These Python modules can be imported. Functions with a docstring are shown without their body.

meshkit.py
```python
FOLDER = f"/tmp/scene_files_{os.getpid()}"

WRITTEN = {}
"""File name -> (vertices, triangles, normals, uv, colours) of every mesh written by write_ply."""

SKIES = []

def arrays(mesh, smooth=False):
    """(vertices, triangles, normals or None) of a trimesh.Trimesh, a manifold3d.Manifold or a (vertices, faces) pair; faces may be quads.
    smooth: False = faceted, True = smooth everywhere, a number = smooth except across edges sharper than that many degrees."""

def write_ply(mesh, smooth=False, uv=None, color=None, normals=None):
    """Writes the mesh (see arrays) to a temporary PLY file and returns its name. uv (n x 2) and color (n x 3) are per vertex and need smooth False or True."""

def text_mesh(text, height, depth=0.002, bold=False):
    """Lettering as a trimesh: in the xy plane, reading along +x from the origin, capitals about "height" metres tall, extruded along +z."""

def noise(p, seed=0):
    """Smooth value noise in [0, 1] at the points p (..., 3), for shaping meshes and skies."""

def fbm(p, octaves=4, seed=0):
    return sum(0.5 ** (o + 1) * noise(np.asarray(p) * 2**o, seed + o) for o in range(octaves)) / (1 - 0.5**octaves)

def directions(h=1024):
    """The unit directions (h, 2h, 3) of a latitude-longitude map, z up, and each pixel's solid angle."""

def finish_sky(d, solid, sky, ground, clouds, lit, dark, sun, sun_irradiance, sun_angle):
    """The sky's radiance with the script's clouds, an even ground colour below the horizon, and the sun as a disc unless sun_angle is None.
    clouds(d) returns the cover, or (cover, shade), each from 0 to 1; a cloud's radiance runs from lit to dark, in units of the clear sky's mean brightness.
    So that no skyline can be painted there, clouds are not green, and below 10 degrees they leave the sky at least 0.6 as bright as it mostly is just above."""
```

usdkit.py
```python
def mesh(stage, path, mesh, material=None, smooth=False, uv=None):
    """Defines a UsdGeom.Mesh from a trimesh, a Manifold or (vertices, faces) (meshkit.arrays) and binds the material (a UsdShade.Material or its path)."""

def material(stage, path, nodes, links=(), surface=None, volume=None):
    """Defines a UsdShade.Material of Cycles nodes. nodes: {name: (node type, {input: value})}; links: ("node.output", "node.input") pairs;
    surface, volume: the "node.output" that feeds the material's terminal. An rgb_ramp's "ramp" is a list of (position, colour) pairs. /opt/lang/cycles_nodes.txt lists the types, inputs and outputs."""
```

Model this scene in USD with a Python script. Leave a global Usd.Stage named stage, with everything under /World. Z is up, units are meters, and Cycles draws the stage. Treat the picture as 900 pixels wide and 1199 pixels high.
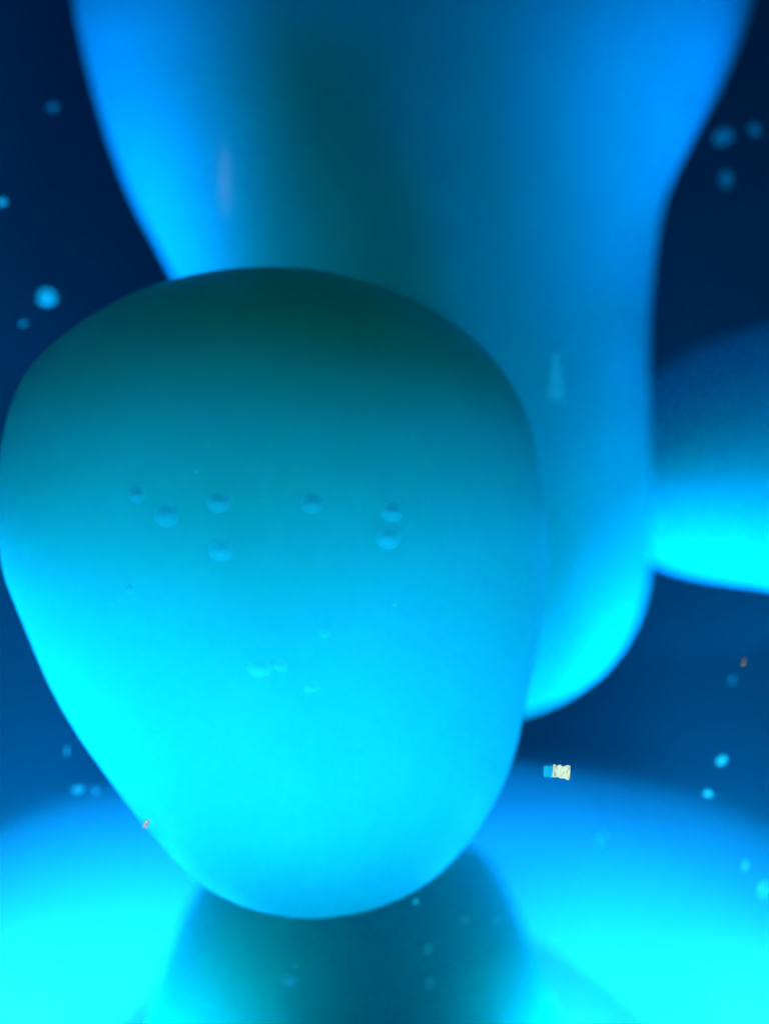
import math, numpy as np, trimesh, usdkit, meshkit
from scipy.interpolate import splprep, splev
from pxr import Usd, UsdGeom, UsdLux, Gf, Sdf, UsdShade

stage = Usd.Stage.CreateInMemory()
UsdGeom.SetStageUpAxis(stage, 'Z'); UsdGeom.SetStageMetersPerUnit(stage, 1.0)
UsdGeom.Xform.Define(stage, '/World')

# ------------------------------------------------------------------ camera
T = 0.444                                   # tangent of half the horizontal angle
CAM_Y = -0.11
cam = UsdGeom.Camera.Define(stage, '/World/camera')
cam.CreateHorizontalApertureAttr(24.0); cam.CreateVerticalApertureAttr(32.0)
cam.CreateFocalLengthAttr(12.0 / T)
cam.CreateClippingRangeAttr(Gf.Vec2f(0.002, 5.0))
cam.CreateFStopAttr(9.0); cam.CreateFocusDistanceAttr(0.066)
cam.AddTranslateOp().Set(Gf.Vec3d(0, CAM_Y, 0)); cam.AddRotateXOp().Set(90.0)
cam.CreateExposureAttr(-0.25)

# ------------------------------------------------------------------ light: several disk lights for the bulb in the foot, plus added front lights
# disk lights spread out for the bulb, front pair added outside the foot: (place, radius, intensity, lean towards the middle in degrees)
LAMPS = [((-0.030, -0.083, -0.063), 0.010, 50.0, (130.0, 18.0)), ((0.036, -0.082, -0.064), 0.010, 110.0, (135.0, -8.0)),
         ((-0.053, 0.010, -0.190), 0.011, 7400.0, (155.0, -40.0)), ((0.054, 0.012, -0.190), 0.011, 5000.0, (155.0, 38.0)),
         ((-0.052, 0.002, -0.074), 0.008, 80.0, (180.0, -20.0)), ((0.052, 0.002, -0.074), 0.008, 90.0, (180.0, 20.0)),
         ((-0.032, 0.016, -0.0865), 0.020, 34.0, (172.0, -22.0)), ((0.032, 0.016, -0.0865), 0.020, 34.0, (172.0, 22.0))]
for k, (at, r, power, (tx, ty)) in enumerate(LAMPS):
    d = UsdLux.DiskLight.Define(stage, '/World/bulb_and_fill_light' + (f'_{k:03d}' if k else ''))
    d.CreateRadiusAttr(r); d.CreateIntensityAttr(power); d.CreateNormalizeAttr(False)
    d.CreateColorAttr(Gf.Vec3f(0.02, 0.50, 1.0))
    d.AddTranslateOp().Set(Gf.Vec3d(*at)); d.AddRotateXYZOp().Set(Gf.Vec3f(tx, ty, 0))

# added soft spotlight low in front, brightens the face of the front blob
spot = UsdLux.SphereLight.Define(stage, '/World/added_spot_light')
spot.CreateRadiusAttr(0.008); spot.CreateIntensityAttr(250.0); spot.CreateNormalizeAttr(False); spot.CreateColorAttr(Gf.Vec3f(0.02, 0.50, 1.0))
sh = UsdLux.ShapingAPI.Apply(spot.GetPrim()); sh.CreateShapingConeAngleAttr(13.0); sh.CreateShapingConeSoftnessAttr(0.7)
spot.AddTransformOp().Set(Gf.Matrix4d(1).SetLookAt(Gf.Vec3d(-0.034, -0.116, -0.086), Gf.Vec3d(-0.011, -0.046, -0.016), Gf.Vec3d(0, 0, 1)).GetInverse())

# a small warm room lamp behind the camera: it glints on the glass and on a few flecks
ROOM = np.array([-0.108, -0.245, 0.098])
r = UsdLux.RectLight.Define(stage, '/World/room_lamp')
r.CreateWidthAttr(0.008); r.CreateHeightAttr(0.014); r.CreateIntensityAttr(7.0); r.CreateNormalizeAttr(False); r.CreateColorAttr(Gf.Vec3f(1.0, 0.76, 0.46))
look = Gf.Matrix4d(1).SetLookAt(Gf.Vec3d(*ROOM), Gf.Vec3d(-0.009, -0.058, 0.02), Gf.Vec3d(0, 0, 1)).GetInverse()
r.AddTransformOp().Set(look)

# ------------------------------------------------------------------ helpers
def px(x, y, depth):
    """The point seen at pixel x, y of the photograph, DEPTH metres from the camera."""
    return np.array([(x - 450) / 450 * T * depth, CAM_Y + depth, -(y - 599.5) / 450 * T * depth])

names = {}
def numbered(path):
    n = names.get(path, -1) + 1; names[path] = n
    return path if n == 0 else f'{path}_{n:03d}'

def tag(prim, label=None, cat=None, group=None, kind=None):
    for k, v in (('label', label), ('category', cat), ('group', group), ('kind', kind)):
        if v: prim.SetCustomDataByKey(k, v)
    return prim

def thing(name, label, cat, loc=(0, 0, 0), group=None):
    x = UsdGeom.Xform.Define(stage, numbered('/World/' + name)); x.AddTranslateOp().Set(Gf.Vec3d(*map(float, loc)))
    x.loc = np.array(loc, float)
    tag(x.GetPrim(), label, cat, group)
    return x

def obj(name, m, material, parent=None, smooth=True):
    """One mesh, given in world coordinates, under PARENT or under /World."""
    v, f, _ = meshkit.arrays(m)
    if parent is not None: v = v - parent.loc
    base = str(parent.GetPath()) if parent is not None else '/World'
    return usdkit.mesh(stage, numbered(f'{base}/{name}'), (v, f), material, smooth=smooth).GetPrim()

def grid(P, close_top=True, close_bottom=True):
    """A closed skin over rings P (rows, columns, 3)."""
    R, C = P.shape[:2]
    i, j = np.meshgrid(np.arange(R - 1), np.arange(C), indexing='ij')
    q = np.stack([i * C + j, i * C + (j + 1) % C, (i + 1) * C + (j + 1) % C, (i + 1) * C + j], -1).reshape(-1, 4)
    f = np.vstack([q[:, [0, 1, 2]], q[:, [0, 2, 3]]]); v = P.reshape(-1, 3)
    for close, row in ((close_top, 0), (close_bottom, R - 1)):
        if close:
            v = np.vstack([v, P[row].mean(0)]); k = len(v) - 1; r = row * C + np.arange(C); s = row * C + (np.arange(C) + 1) % C
            f = np.vstack([f, np.stack([r, s, np.full(C, k)], 1)[:, ::(-1 if row == 0 else 1)]])
    m = trimesh.Trimesh(v, f, process=False)
    if m.volume < 0: m.invert()
    return m

def blob(outline, depth, thick, rows=110, cols=128, rough=0.0, seed=0, fit=4):
    """A solid body of wax whose sides lie on the outline (pixels of the photograph): every height gets its own ellipse.
    depth: distance of the body's middle, a number or a function of the row; thick: depth over width."""
    pts = np.array(outline + outline[:1], float)
    tck, _ = splprep(pts.T, s=0, per=1)
    ox, oy = splev(np.linspace(0, 1, 4000), tck)
    ox, oy = np.array(ox), np.array(oy)
    y0, y1 = oy.min(), oy.max()
    ys = (y0 + y1) / 2 - (y1 - y0) / 2 * np.cos(np.linspace(0.035, math.pi - 0.035, rows))
    lo, hi = y0, y1                       # the rows at which the body's middle must end for its rim to be seen at y0 and y1
    for _ in range(fit):
        rings = []
        a = np.linspace(0, 2 * math.pi, cols, endpoint=False)
        for y in ys:
            yy = lo + (y - y0) / (y1 - y0) * (hi - lo)
            hit = np.nonzero((oy[:-1] - y) * (oy[1:] - y) <= 0)[0]
            sl, sr = (ox[hit].min() - 450) / 450 * T, (ox[hit].max() - 450) / 450 * T
            D = depth(y) if callable(depth) else depth
            k = thick(y) if callable(thick) else thick
            ql, qr = math.sqrt(1 + sl * sl * k * k), math.sqrt(1 + sr * sr * k * k)
            A = (sr - sl) * D / (ql + qr); cx = sl * D + A * ql
            z = -(yy - 599.5) / 450 * T * D
            rings.append(np.stack([cx + A * np.cos(a), CAM_Y + D + A * k * np.sin(a), np.full(cols, z)], 1))
        P = np.array(rings)
        row = 599.5 - P[..., 2] / (P[..., 1] - CAM_Y) / T * 450
        lo, hi = lo + y0 - row.min(), hi + y1 - row.max()
    m = grid(P)
    if rough:
        n = m.vertex_normals
        h = meshkit.fbm(m.vertices * 90 + 7 * seed, 2, seed) - 0.5 + 0.16 * (meshkit.fbm(m.vertices * 500, 2, seed + 3) - 0.5)
        m.vertices = m.vertices + n * (h * rough)[:, None]
    return m

def revolve(profile, cols=128):
    a = np.linspace(0, 2 * math.pi, cols, endpoint=False)
    return np.array([np.stack([r * np.cos(a), r * np.sin(a), np.full(cols, z)], 1) for r, z in profile])

# ------------------------------------------------------------------ materials
L = '/World/Looks/'
def mat(name, nodes, links=(), surface=None, volume=None):
    return usdkit.material(stage, L + name, nodes, links, surface, volume)

def wax(name, color, radius, scale):
    return mat(name, {
        'co': ('geometry', {}),
        'n': ('noise_texture', {'scale': 60.0, 'detail': 3.0}),
        'n2': ('noise_texture', {'scale': 900.0, 'detail': 2.0}),
        'r': ('rgb_ramp', {'ramp': [(0.3, tuple(c * 0.92 for c in color)), (0.7, color)]}),
        'b': ('bump', {'strength': 0.16, 'distance': 0.0004}),
        'p': ('principled_bsdf', {'subsurface_weight': 1.0, 'subsurface_method': 'random_walk', 'subsurface_radius': radius, 'subsurface_scale': scale,
                                  'roughness': 0.45, 'specular_ior_level': 0.12, 'subsurface_ior': 1.4, 'subsurface_anisotropy': 0.3})},
        [('co.position', 'n.vector'), ('co.position', 'n2.vector'), ('n.fac', 'r.fac'), ('r.color', 'p.base_color'), ('n2.fac', 'b.height'), ('b.normal', 'p.normal')], surface='p.BSDF')

WAX = wax('wax', (0.08, 0.68, 0.54), (0.3, 1.0, 0.72), 0.003)
SHADED = wax('shaded_wax', (0.04, 0.46, 0.36), (0.3, 1.0, 0.9), 0.0025)  # the mound's shade put into a darker wax colour
BUBBLE = mat('bubble_wax', {'p': ('principled_bsdf', {'base_color': (0.09, 0.76, 0.59), 'roughness': 0.4, 'specular_ior_level': 0.15})}, surface='p.BSDF')
FLECK = mat('pale_fleck', {'d': ('diffuse_bsdf', {'color': (0.9, 0.95, 0.72)}), 't': ('translucent_bsdf', {'color': (0.9, 0.95, 0.72)}), 'm': ('mix_closure', {'fac': 0.7}), 'c': ('transparent_bsdf', {}), 'k': ('mix_closure', {'fac': 0.35})}, [('d.BSDF', 'm.closure1'), ('t.BSDF', 'm.closure2'), ('m.closure', 'k.closure1'), ('c.BSDF', 'k.closure2')], surface='k.closure')
FAINT = mat('thin_film', {'d': ('diffuse_bsdf', {'color': (0.9, 0.95, 0.72)}), 't': ('translucent_bsdf', {'color': (0.9, 0.95, 0.72)}), 'm': ('mix_closure', {'fac': 0.7}), 'c': ('transparent_bsdf', {}), 'k': ('mix_closure', {'fac': 0.78})},
            [('d.BSDF', 'm.closure1'), ('t.BSDF', 'm.closure2'), ('m.closure', 'k.closure1'), ('c.BSDF', 'k.closure2')], surface='k.closure')
GLINT = mat('glinting_foil', {'n': ('noise_texture', {'scale': 1500.0}), 'co': ('geometry', {}), 'b': ('bump', {'strength': 0.1, 'distance': 0.0001}), 'p': ('principled_bsdf', {'metallic': 1.0, 'roughness': 0.12, 'base_color': (0.95, 0.95, 0.95)})},
            [('co.position', 'n.vector'), ('n.fac', 'b.height'), ('b.normal', 'p.normal')], surface='p.BSDF')
AMBER = mat('amber_foil', {'p': ('principled_bsdf', {'metallic': 1.0, 'roughness': 0.12, 'base_color': (0.95, 0.5, 0.12)})}, surface='p.BSDF')
CLEAR = mat('clear_glass', {'f': ('fresnel', {'IOR': 1.17}), 't': ('transparent_bsdf', {'color': (0.98, 0.99, 1.0)}), 'g': ('glossy_bsdf', {'color': (0.9, 0.9, 0.9), 'roughness': 0.08}), 'm': ('mix_closure', {})},
            [('f.fac', 'm.fac'), ('t.BSDF', 'm.closure1'), ('g.BSDF', 'm.closure2')], surface='m.closure')
FROST = mat('frosted_glass', {'t': ('transparent_bsdf', {'color': (0.95, 0.98, 1.0)}), 'd': ('translucent_bsdf', {'color': (0.75, 0.85, 0.85)}), 'm': ('mix_closure', {'fac': 0.11})},
            [('t.BSDF', 'm.closure1'), ('d.BSDF', 'm.closure2')], surface='m.closure')
METAL = mat('black_metal', {'n': ('noise_texture', {'scale': 400.0}), 'r': ('rgb_ramp', {'ramp': [(0.0, (0.012, 0.012, 0.013)), (1.0, (0.025, 0.025, 0.027))]}), 'p': ('principled_bsdf', {'metallic': 0.6, 'roughness': 0.45})},
            [('n.fac', 'r.fac'), ('r.color', 'p.base_color')], surface='p.BSDF')
LIQUID = mat('blue_liquid', {'v': ('volume_coefficients', {'scatter_coeffs': (0.025, 0.75, 0.9), 'absorption_coeffs': (20.0, 5.0, 1.0), 'anisotropy': 0.3})}, volume='v.volume')

# ------------------------------------------------------------------ the lamp
WALL = [(0.0600, 0.120), (0.0602, 0.09), (0.0604, 0.06), (0.0606, 0.03), (0.0606, 0.0), (0.0603, -0.02), (0.0598, -0.043)]
BOWL = [(0.0598, -0.043)] + [(0.0598 * math.cos(t) ** 0.8, -0.043 - 0.033 * math.sin(t)) for t in np.linspace(0.08, math.pi / 2 - 0.05, 28)]
lamp = thing('lava_lamp', 'clear round lamp glass with rounded bottom, lit from below, around the floating wax', 'lamp', (0, 0, -0.13))
obj('glass_wall', grid(revolve(WALL), False, False), CLEAR, lamp)
obj('glass_bottom', grid(revolve(BOWL), False, True), FROST, lamp)
foot = [(0.0615, -0.0485), (0.0625, -0.0475), (0.064, -0.0495), (0.0635, -0.09), (0.066, -0.15), (0.072, -0.21), (0.070, -0.21), (0.064, -0.15), (0.0615, -0.09), (0.0615, -0.0485)]
obj('foot', grid(revolve(foot), False, False), METAL, lamp, smooth=40)

obj('blocker_plate', grid(revolve([(0.0395, -0.0875), (0.040, -0.0882), (0.040, -0.0895), (0.0395, -0.09)]), True, True), METAL, lamp, smooth=40)  # added disc, out of view, keeps the deep lamps off the blob's bottom

inner = [(r - 0.0006, z) for r, z in WALL[:-1]] + [(r * 0.99, z + 0.0005) for r, z in BOWL]
liq = obj('lamp_liquid', grid(revolve(inner)), LIQUID)
tag(liq, 'clear deep blue liquid filling the lamp around the wax', 'liquid', kind='stuff')

# ------------------------------------------------------------------ the wax
front_line = [(310, 313), (220, 325), (130, 362), (70, 402), (30, 442), (5, 500), (-4, 580), (2, 650), (22, 715), (55, 790), (100, 870), (165, 955), (230, 1025), (300, 1061), (385, 1074),
              (470, 1055), (540, 1003), (585, 930), (612, 840), (632, 740), (641, 640), (635, 560), (615, 480), (580, 420), (520, 366), (450, 332), (380, 316)]
FRONT = blob(front_line, 0.084, 0.86, rough=0.0006, seed=1)
front = thing('wax_blob', 'large egg-shaped wax blob in front, bright cyan below and dark teal on top', 'wax', px(385, 1074, 0.084))
obj('wax_body', FRONT, WAX, front)

col_line = [(485, -330), (250, -300), (120, -200), (84, -90), (95, 0), (113, 80), (140, 165), (181, 250), (222, 330), (260, 430), (285, 560), (310, 690), (380, 790), (470, 842), (560, 850), (625, 832),
            (715, 765), (754, 690), (762, 600), (761, 480), (759, 380), (766, 280), (784, 185), (825, 95), (871, 0), (892, -100), (850, -220), (700, -300)]
def col_depth(y): return float(np.interp(y, [-330, 0, 300, 850], [0.120, 0.122, 0.130, 0.134]))
def col_thick(y): return float(np.interp(y, [-330, 0, 300, 850], [0.52, 0.60, 0.76, 0.8]))
COL = blob(col_line, col_depth, col_thick, rows=140, rough=0.0007, seed=2)
column = thing('wax_column', 'wide hanging column of wax behind the egg-shaped blob, reaching the top edge', 'wax', px(560, 850, 0.134))
obj('wax_body', COL, WAX, column)

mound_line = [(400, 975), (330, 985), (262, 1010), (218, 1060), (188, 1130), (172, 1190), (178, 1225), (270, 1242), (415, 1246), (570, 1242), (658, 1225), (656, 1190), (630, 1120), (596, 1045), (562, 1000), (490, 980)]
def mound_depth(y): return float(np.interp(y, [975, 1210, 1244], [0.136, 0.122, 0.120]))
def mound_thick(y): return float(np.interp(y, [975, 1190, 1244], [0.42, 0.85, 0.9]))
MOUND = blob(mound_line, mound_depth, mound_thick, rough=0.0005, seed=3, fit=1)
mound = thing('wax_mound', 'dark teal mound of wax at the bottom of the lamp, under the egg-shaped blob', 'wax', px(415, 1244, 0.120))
obj('wax_body', MOUND, SHADED, mound)

def wall_lump(a0, a1, z0, z1, zb, t0, R=0.0592, cols=72):
    """A lump along the glass, added for a glow there: round below, thickest at zb, thinning out upwards; a0, a1 in degrees round the lamp."""
    rings = []
    for k, a in enumerate(np.linspace(math.radians(a0), math.radians(a1), cols)):
        e = max(1 - (2 * k / (cols - 1) - 1) ** 4, 0.004) ** 0.5
        dz = 0.0012 * math.sin(3.1 * a + 0.4)
        up = np.linspace(0, 1, 26)
        zs = z1 + (zb - z1) * up; ts = up ** 1.25
        th = np.linspace(0, math.pi / 2, 18)[1:]
        zs = np.concatenate([zs, zb - (zb - z0) * np.sin(th)]); ts = np.concatenate([ts, np.cos(th)])
        zs, ts = np.concatenate([zs, np.linspace(z0, z1, 20)[1:-1]]), np.concatenate([ts, np.zeros(18) - 0.02])
        r = R - t0 * e * ts
        zz = zb + (zs - zb) * (0.4 + 0.6 * e) + dz
        rings.append(np.stack([r * math.cos(a), r * math.sin(a), zz], 1))
    return grid(np.array(rings))
SIDE = wall_lump(-24, 44, -0.0122, 0.027, 0.004, 0.0105)  # added body standing in for the glow reflected on the back glass
side = thing('glow_lump', 'bright cyan glow on the back glass, built as an added lump behind the column, cut off by the right edge', 'wax', px(890, 700, 0.121))
obj('wax_body', SIDE, WAX, side)

# ------------------------------------------------------------------ small bubbles on the face of the front blob
def on_face(m, x, y):
    """The point of the mesh seen at a pixel, and the normal there."""
    v = m.vertices - [0, CAM_Y, 0]
    d = np.hypot(v[:, 0] / v[:, 1] - (x - 450) / 450 * T, v[:, 2] / v[:, 1] + (y - 599.5) / 450 * T)
    near = np.nonzero(d < 0.02)[0]
    n = m.vertex_normals
    near = near[(n[near] * v[near]).sum(1) < 0]
    k = near[np.argsort(d[near])[:4]]; w = 1 / (d[k] + 1e-6)
    D = (v[k, 1] * w).sum() / w.sum(); N = (n[k] * w[:, None]).sum(0)
    return px(x, y, D), N / np.linalg.norm(N)

def dome(p, n, r, flat, squash=1.0):
    m = trimesh.creation.icosphere(3, 1.0)
    a = np.cross(n, [0, 0, 1.0]); a /= np.linalg.norm(a); b = np.cross(n, a)
    h = np.exp(-2.2 * (m.vertices[:, 0] ** 2 + m.vertices[:, 1] ** 2))
    v = m.vertices * [1, squash, 1]
    m.vertices = p + r * (v[:, :1] * a + v[:, 1:2] * b + (v[:, 2:] * flat * h[:, None]) * n)
    if m.volume < 0: m.invert()
    return m

BUBBLES = [(258, 645, 13), (256, 588, 13), (160, 580, 10), (195, 604, 14), (365, 590, 12), (459, 600, 12), (455, 630, 14), (462, 708, 9), (152, 690, 9), (304, 782, 13), (327, 780, 9), (365, 805, 9),
           (380, 742, 6), (420, 700, 5), (230, 552, 6), (130, 705, 6)]
for x, y, r in BUBBLES:
    p, n = on_face(FRONT, x, y)
    obj('bubble', dome(p, n, r * 1.15 * T * (p[1] - CAM_Y) / 450, 0.105, 0.85), BUBBLE, front)

# ------------------------------------------------------------------ flecks floating in the liquid
rng = np.random.default_rng(5)
def shard(p, w, h, turn, thick=0.35, facing=None):
    """A small torn flake: an uneven six-sided plate, a little bent, thicker in the middle."""
    a = np.linspace(0, 2 * math.pi, 9, endpoint=False)
    rr = rng.uniform(0.5, 1.2, 9)
    rim = np.stack([w / 2 * rr * np.cos(a), h / 2 * rr * np.sin(a), rng.uniform(-0.35, 0.35, 9) * thick * w], 1)
    t = min(w, h) * thick
    v = np.vstack([rim, [[0.1 * w, 0.05 * h, t / 2], [-0.05 * w, 0, -t / 2]]])
    k = np.arange(9); f = np.vstack([np.stack([k, (k + 1) % 9, np.full(9, 9)], 1), np.stack([(k + 1) % 9, k, np.full(9, 10)], 1)])
    c, s_ = math.cos(math.radians(turn)), math.sin(math.radians(turn))
    v[:, :2] = v[:, :2] @ np.array([[c, s_], [-s_, c]])
    z = np.array([0, CAM_Y, 0]) - p; z /= np.linalg.norm(z)
    if facing is not None: z = z + (np.asarray(facing) - p) / np.linalg.norm(np.asarray(facing) - p); z /= np.linalg.norm(z)
    x = np.cross([0, 0, 1.0], z); x /= np.linalg.norm(x); y = np.cross(z, x)
    m = trimesh.Trimesh(p + v[:, :1] * x + v[:, 1:2] * y + v[:, 2:] * z, f, process=False)
    if m.volume < 0: m.invert()
    return m

def puff(p, w, h, turn, seed):
    m = trimesh.creation.icosphere(3, 0.5)
    k = 0.75 + 0.5 * meshkit.fbm(m.vertices * 2.5 + seed * 3.7, 3, seed)
    v = m.vertices * k[:, None] * [w, 0.8 * w, h]
    c, s_ = math.cos(math.radians(turn)), math.sin(math.radians(turn))
    m.vertices = p + np.stack([v[:, 0] * c - v[:, 2] * s_, v[:, 1], v[:, 0] * s_ + v[:, 2] * c], 1)
    return m

FLECKS = [  # x, y, width, height, turn, depth, material, label
    (55, 348, 22, 20, 0, 0.098, 'FLECK', 'round blurred bright blue speck in the dark liquid above the shoulder of the egg-shaped blob'),
    (27, 379, 9, 6, 10, 0.092, 'FLECK', 'tiny pale speck just below the round blurred blue speck at left'),
    (62, 125, 16, 9, 30, 0.100, 'FAINT', 'faint blurred speck in the dark liquid left of the wide column'),
    (2, 236, 12, 12, 40, 0.090, 'FLECK', 'small blue speck cut off by the left edge above the egg-shaped blob'),
    (805, 122, 22, 22, 0, 0.100, 'FAINT', 'soft round light blue speck on the right edge of the wide column'),
    (848, 160, 22, 20, 15, 0.105, 'FAINT', 'larger upper blurred speck in the dark liquid right of the column'),
    (884, 152, 14, 14, 70, 0.105, 'FAINT', 'upper blurred speck closest to the right edge beside the column top'),
    (848, 208, 18, 22, 0, 0.105, 'FAINT', 'lower blurred speck in the dark liquid right of the column top'),
    (500, 123, 15, 10, -35, 0.080, 'FAINT', 'faint pale speck against the dark middle of the wide column'),
    (703, 984, 9, 19, -25, 0.105, 'FLECK', 'slanted pale speck over the bright cyan glow at lower right'),
    (845, 891, 16, 10, 35, 0.086, 'FLECK', 'upper slanted speck in the dark band at lower right'),
    (829, 930, 13, 10, 20, 0.086, 'FLECK', 'dimmer slanted speck just below another at lower right'),
    (545, 1077, 15, 9, 20, 0.090, 'FLECK', 'bright double speck over the right shoulder of the dark mound'),
    (501, 1111, 12, 7, 30, 0.090, 'FLECK', 'narrow slanted speck over the middle right of the dark mound'),
    (503, 1152, 9, 11, 0, 0.090, 'FLECK', 'small upright speck low on the dark mound'),
    (338, 1152, 20, 13, 5, 0.090, 'FLECK', 'largest oval speck on the lower left of the dark mound'),
    (345, 1132, 7, 5, 30, 0.079, 'FAINT', 'tiny faint speck just above the largest oval speck on the mound'),
    (487, 1056, 10, 6, 30, 0.078, 'FLECK', 'small speck right under the bottom of the egg-shaped blob'),
    (583, 1079, 8, 8, 0, 0.080, 'FAINT', 'faint speck at the right edge of the dark mound'),
    (893, 1041, 7, 16, -25, 0.105, 'FLECK', 'thin bright speck at the right edge over the cyan glow'),
    (872, 1014, 6, 12, -25, 0.086, 'FAINT', 'faint thin speck near the right edge above the cyan glow'),
    (92, 925, 13, 11, 40, 0.088, 'FAINT', 'left one of two faint specks beside the lower left side of the egg-shaped blob'),
    (112, 926, 9, 12, 20, 0.088, 'FAINT', 'right one of two faint specks beside the lower left side of the egg-shaped blob'),
    (78, 880, 4, 12, -15, 0.088, 'FAINT', 'thin faint scratch-like speck left of the egg-shaped blob'),
    (857, 797, 4, 11, -15, 0.095, 'FAINT', 'thin faint speck below the orange sliver at right'),
    (171, 964, 7, 12, -15, 0.060, 'GLINT', 'small white glinting flake on the lower left edge of the egg-shaped blob'),
    (870, 776, 5, 13, -15, 0.075, 'AMBER', 'thin orange sliver in the dark band at right'),
]
MATS = {'FLECK': FLECK, 'FAINT': FAINT, 'GLINT': GLINT, 'AMBER': AMBER}
for x, y, w, h, turn, D, m, label in FLECKS:
    u = T * D / 450; p = px(x, y, D)
    o = obj('fleck', puff(p, 0.9 * w * u, 0.9 * h * u, turn, x % 50), MATS[m]) if min(w, h) > 12 and m == 'FLECK' else obj('fleck', shard(p, w * u, h * u, turn, facing=ROOM if m in ('GLINT', 'AMBER') else None, thick=0.015 if m in ('GLINT', 'AMBER') else 0.35), MATS[m], smooth=False)
    tag(o, label, 'fleck')

# the bright torn flake: a pale half and a foil half, four-cornered with frayed ends
def torn(x0, x1, y0, y1, D, seed, n=9, bend=0.0):
    g = np.random.default_rng(seed); u = T * D / 450
    xs = np.linspace(x0, x1, n)
    top = y0 + g.uniform(-1.6, 1.6, n); bot = y1 + g.uniform(-1.8, 1.8, n)
    mid = [px(x, (a + b) / 2, D) for x, a, b in zip(xs, top, bot)]
    c = px((x0 + x1) / 2, (y0 + y1) / 2, D)
    z = np.array([0, CAM_Y, 0]) - c; z /= np.linalg.norm(z); l = ROOM - c; z = z + l / np.linalg.norm(l); z /= np.linalg.norm(z)
    ax = np.cross([0, 0, 1.0], z); ax /= np.linalg.norm(ax); ay = np.cross(z, ax)
    rings = []
    for k, x in enumerate(xs):
        q = (x - (x0 + x1) / 2) * u * 1.12; b = bend * u * math.sin(k * 0.9)
        hi, lo = ((y0 + y1) / 2 - top[k]) * u, ((y0 + y1) / 2 - bot[k]) * u
        rings.append([c + q * ax + hi * ay + b * z, c + q * ax + lo * ay + b * z, c + q * ax + lo * ay + (b - 0.4 * u) * z, c + q * ax + hi * ay + (b - 0.4 * u) * z])
    return grid(np.array(rings))
flake = thing('fleck', 'bright torn flake, half pale cyan and half glinting warm white, right of the egg-shaped blob', 'fleck', px(650, 904, 0.068))
obj('pale_half', torn(637, 651, 897, 910, 0.0682, 1), FLECK, flake, smooth=40)
obj('foil_half', torn(648, 666, 897, 911, 0.0678, 2), GLINT, flake, smooth=40)

# a thin run of wax on the inside of the glass
p = px(651, 440, 0.0525); u = T * 0.0525 / 450
a = np.linspace(0, 2 * math.pi, 20, endpoint=False); rows = []
for t in np.linspace(0, 1, 14):
    w_ = (3 + 6.5 * t ** 0.8) * math.sqrt(max(1 - (2 * t - 1) ** 8, 0.02)) * u
    rows.append(np.stack([p[0] + w_ * np.cos(a), p[1] + 0.35 * w_ * np.sin(a), np.full(20, p[2] + (30 - 60 * t) * u)], 1))
o = obj('wax_drip', grid(np.array(rows)), FAINT)
tag(o, 'faint pale teardrop-shaped drip on the glass in front of the column', 'drip')
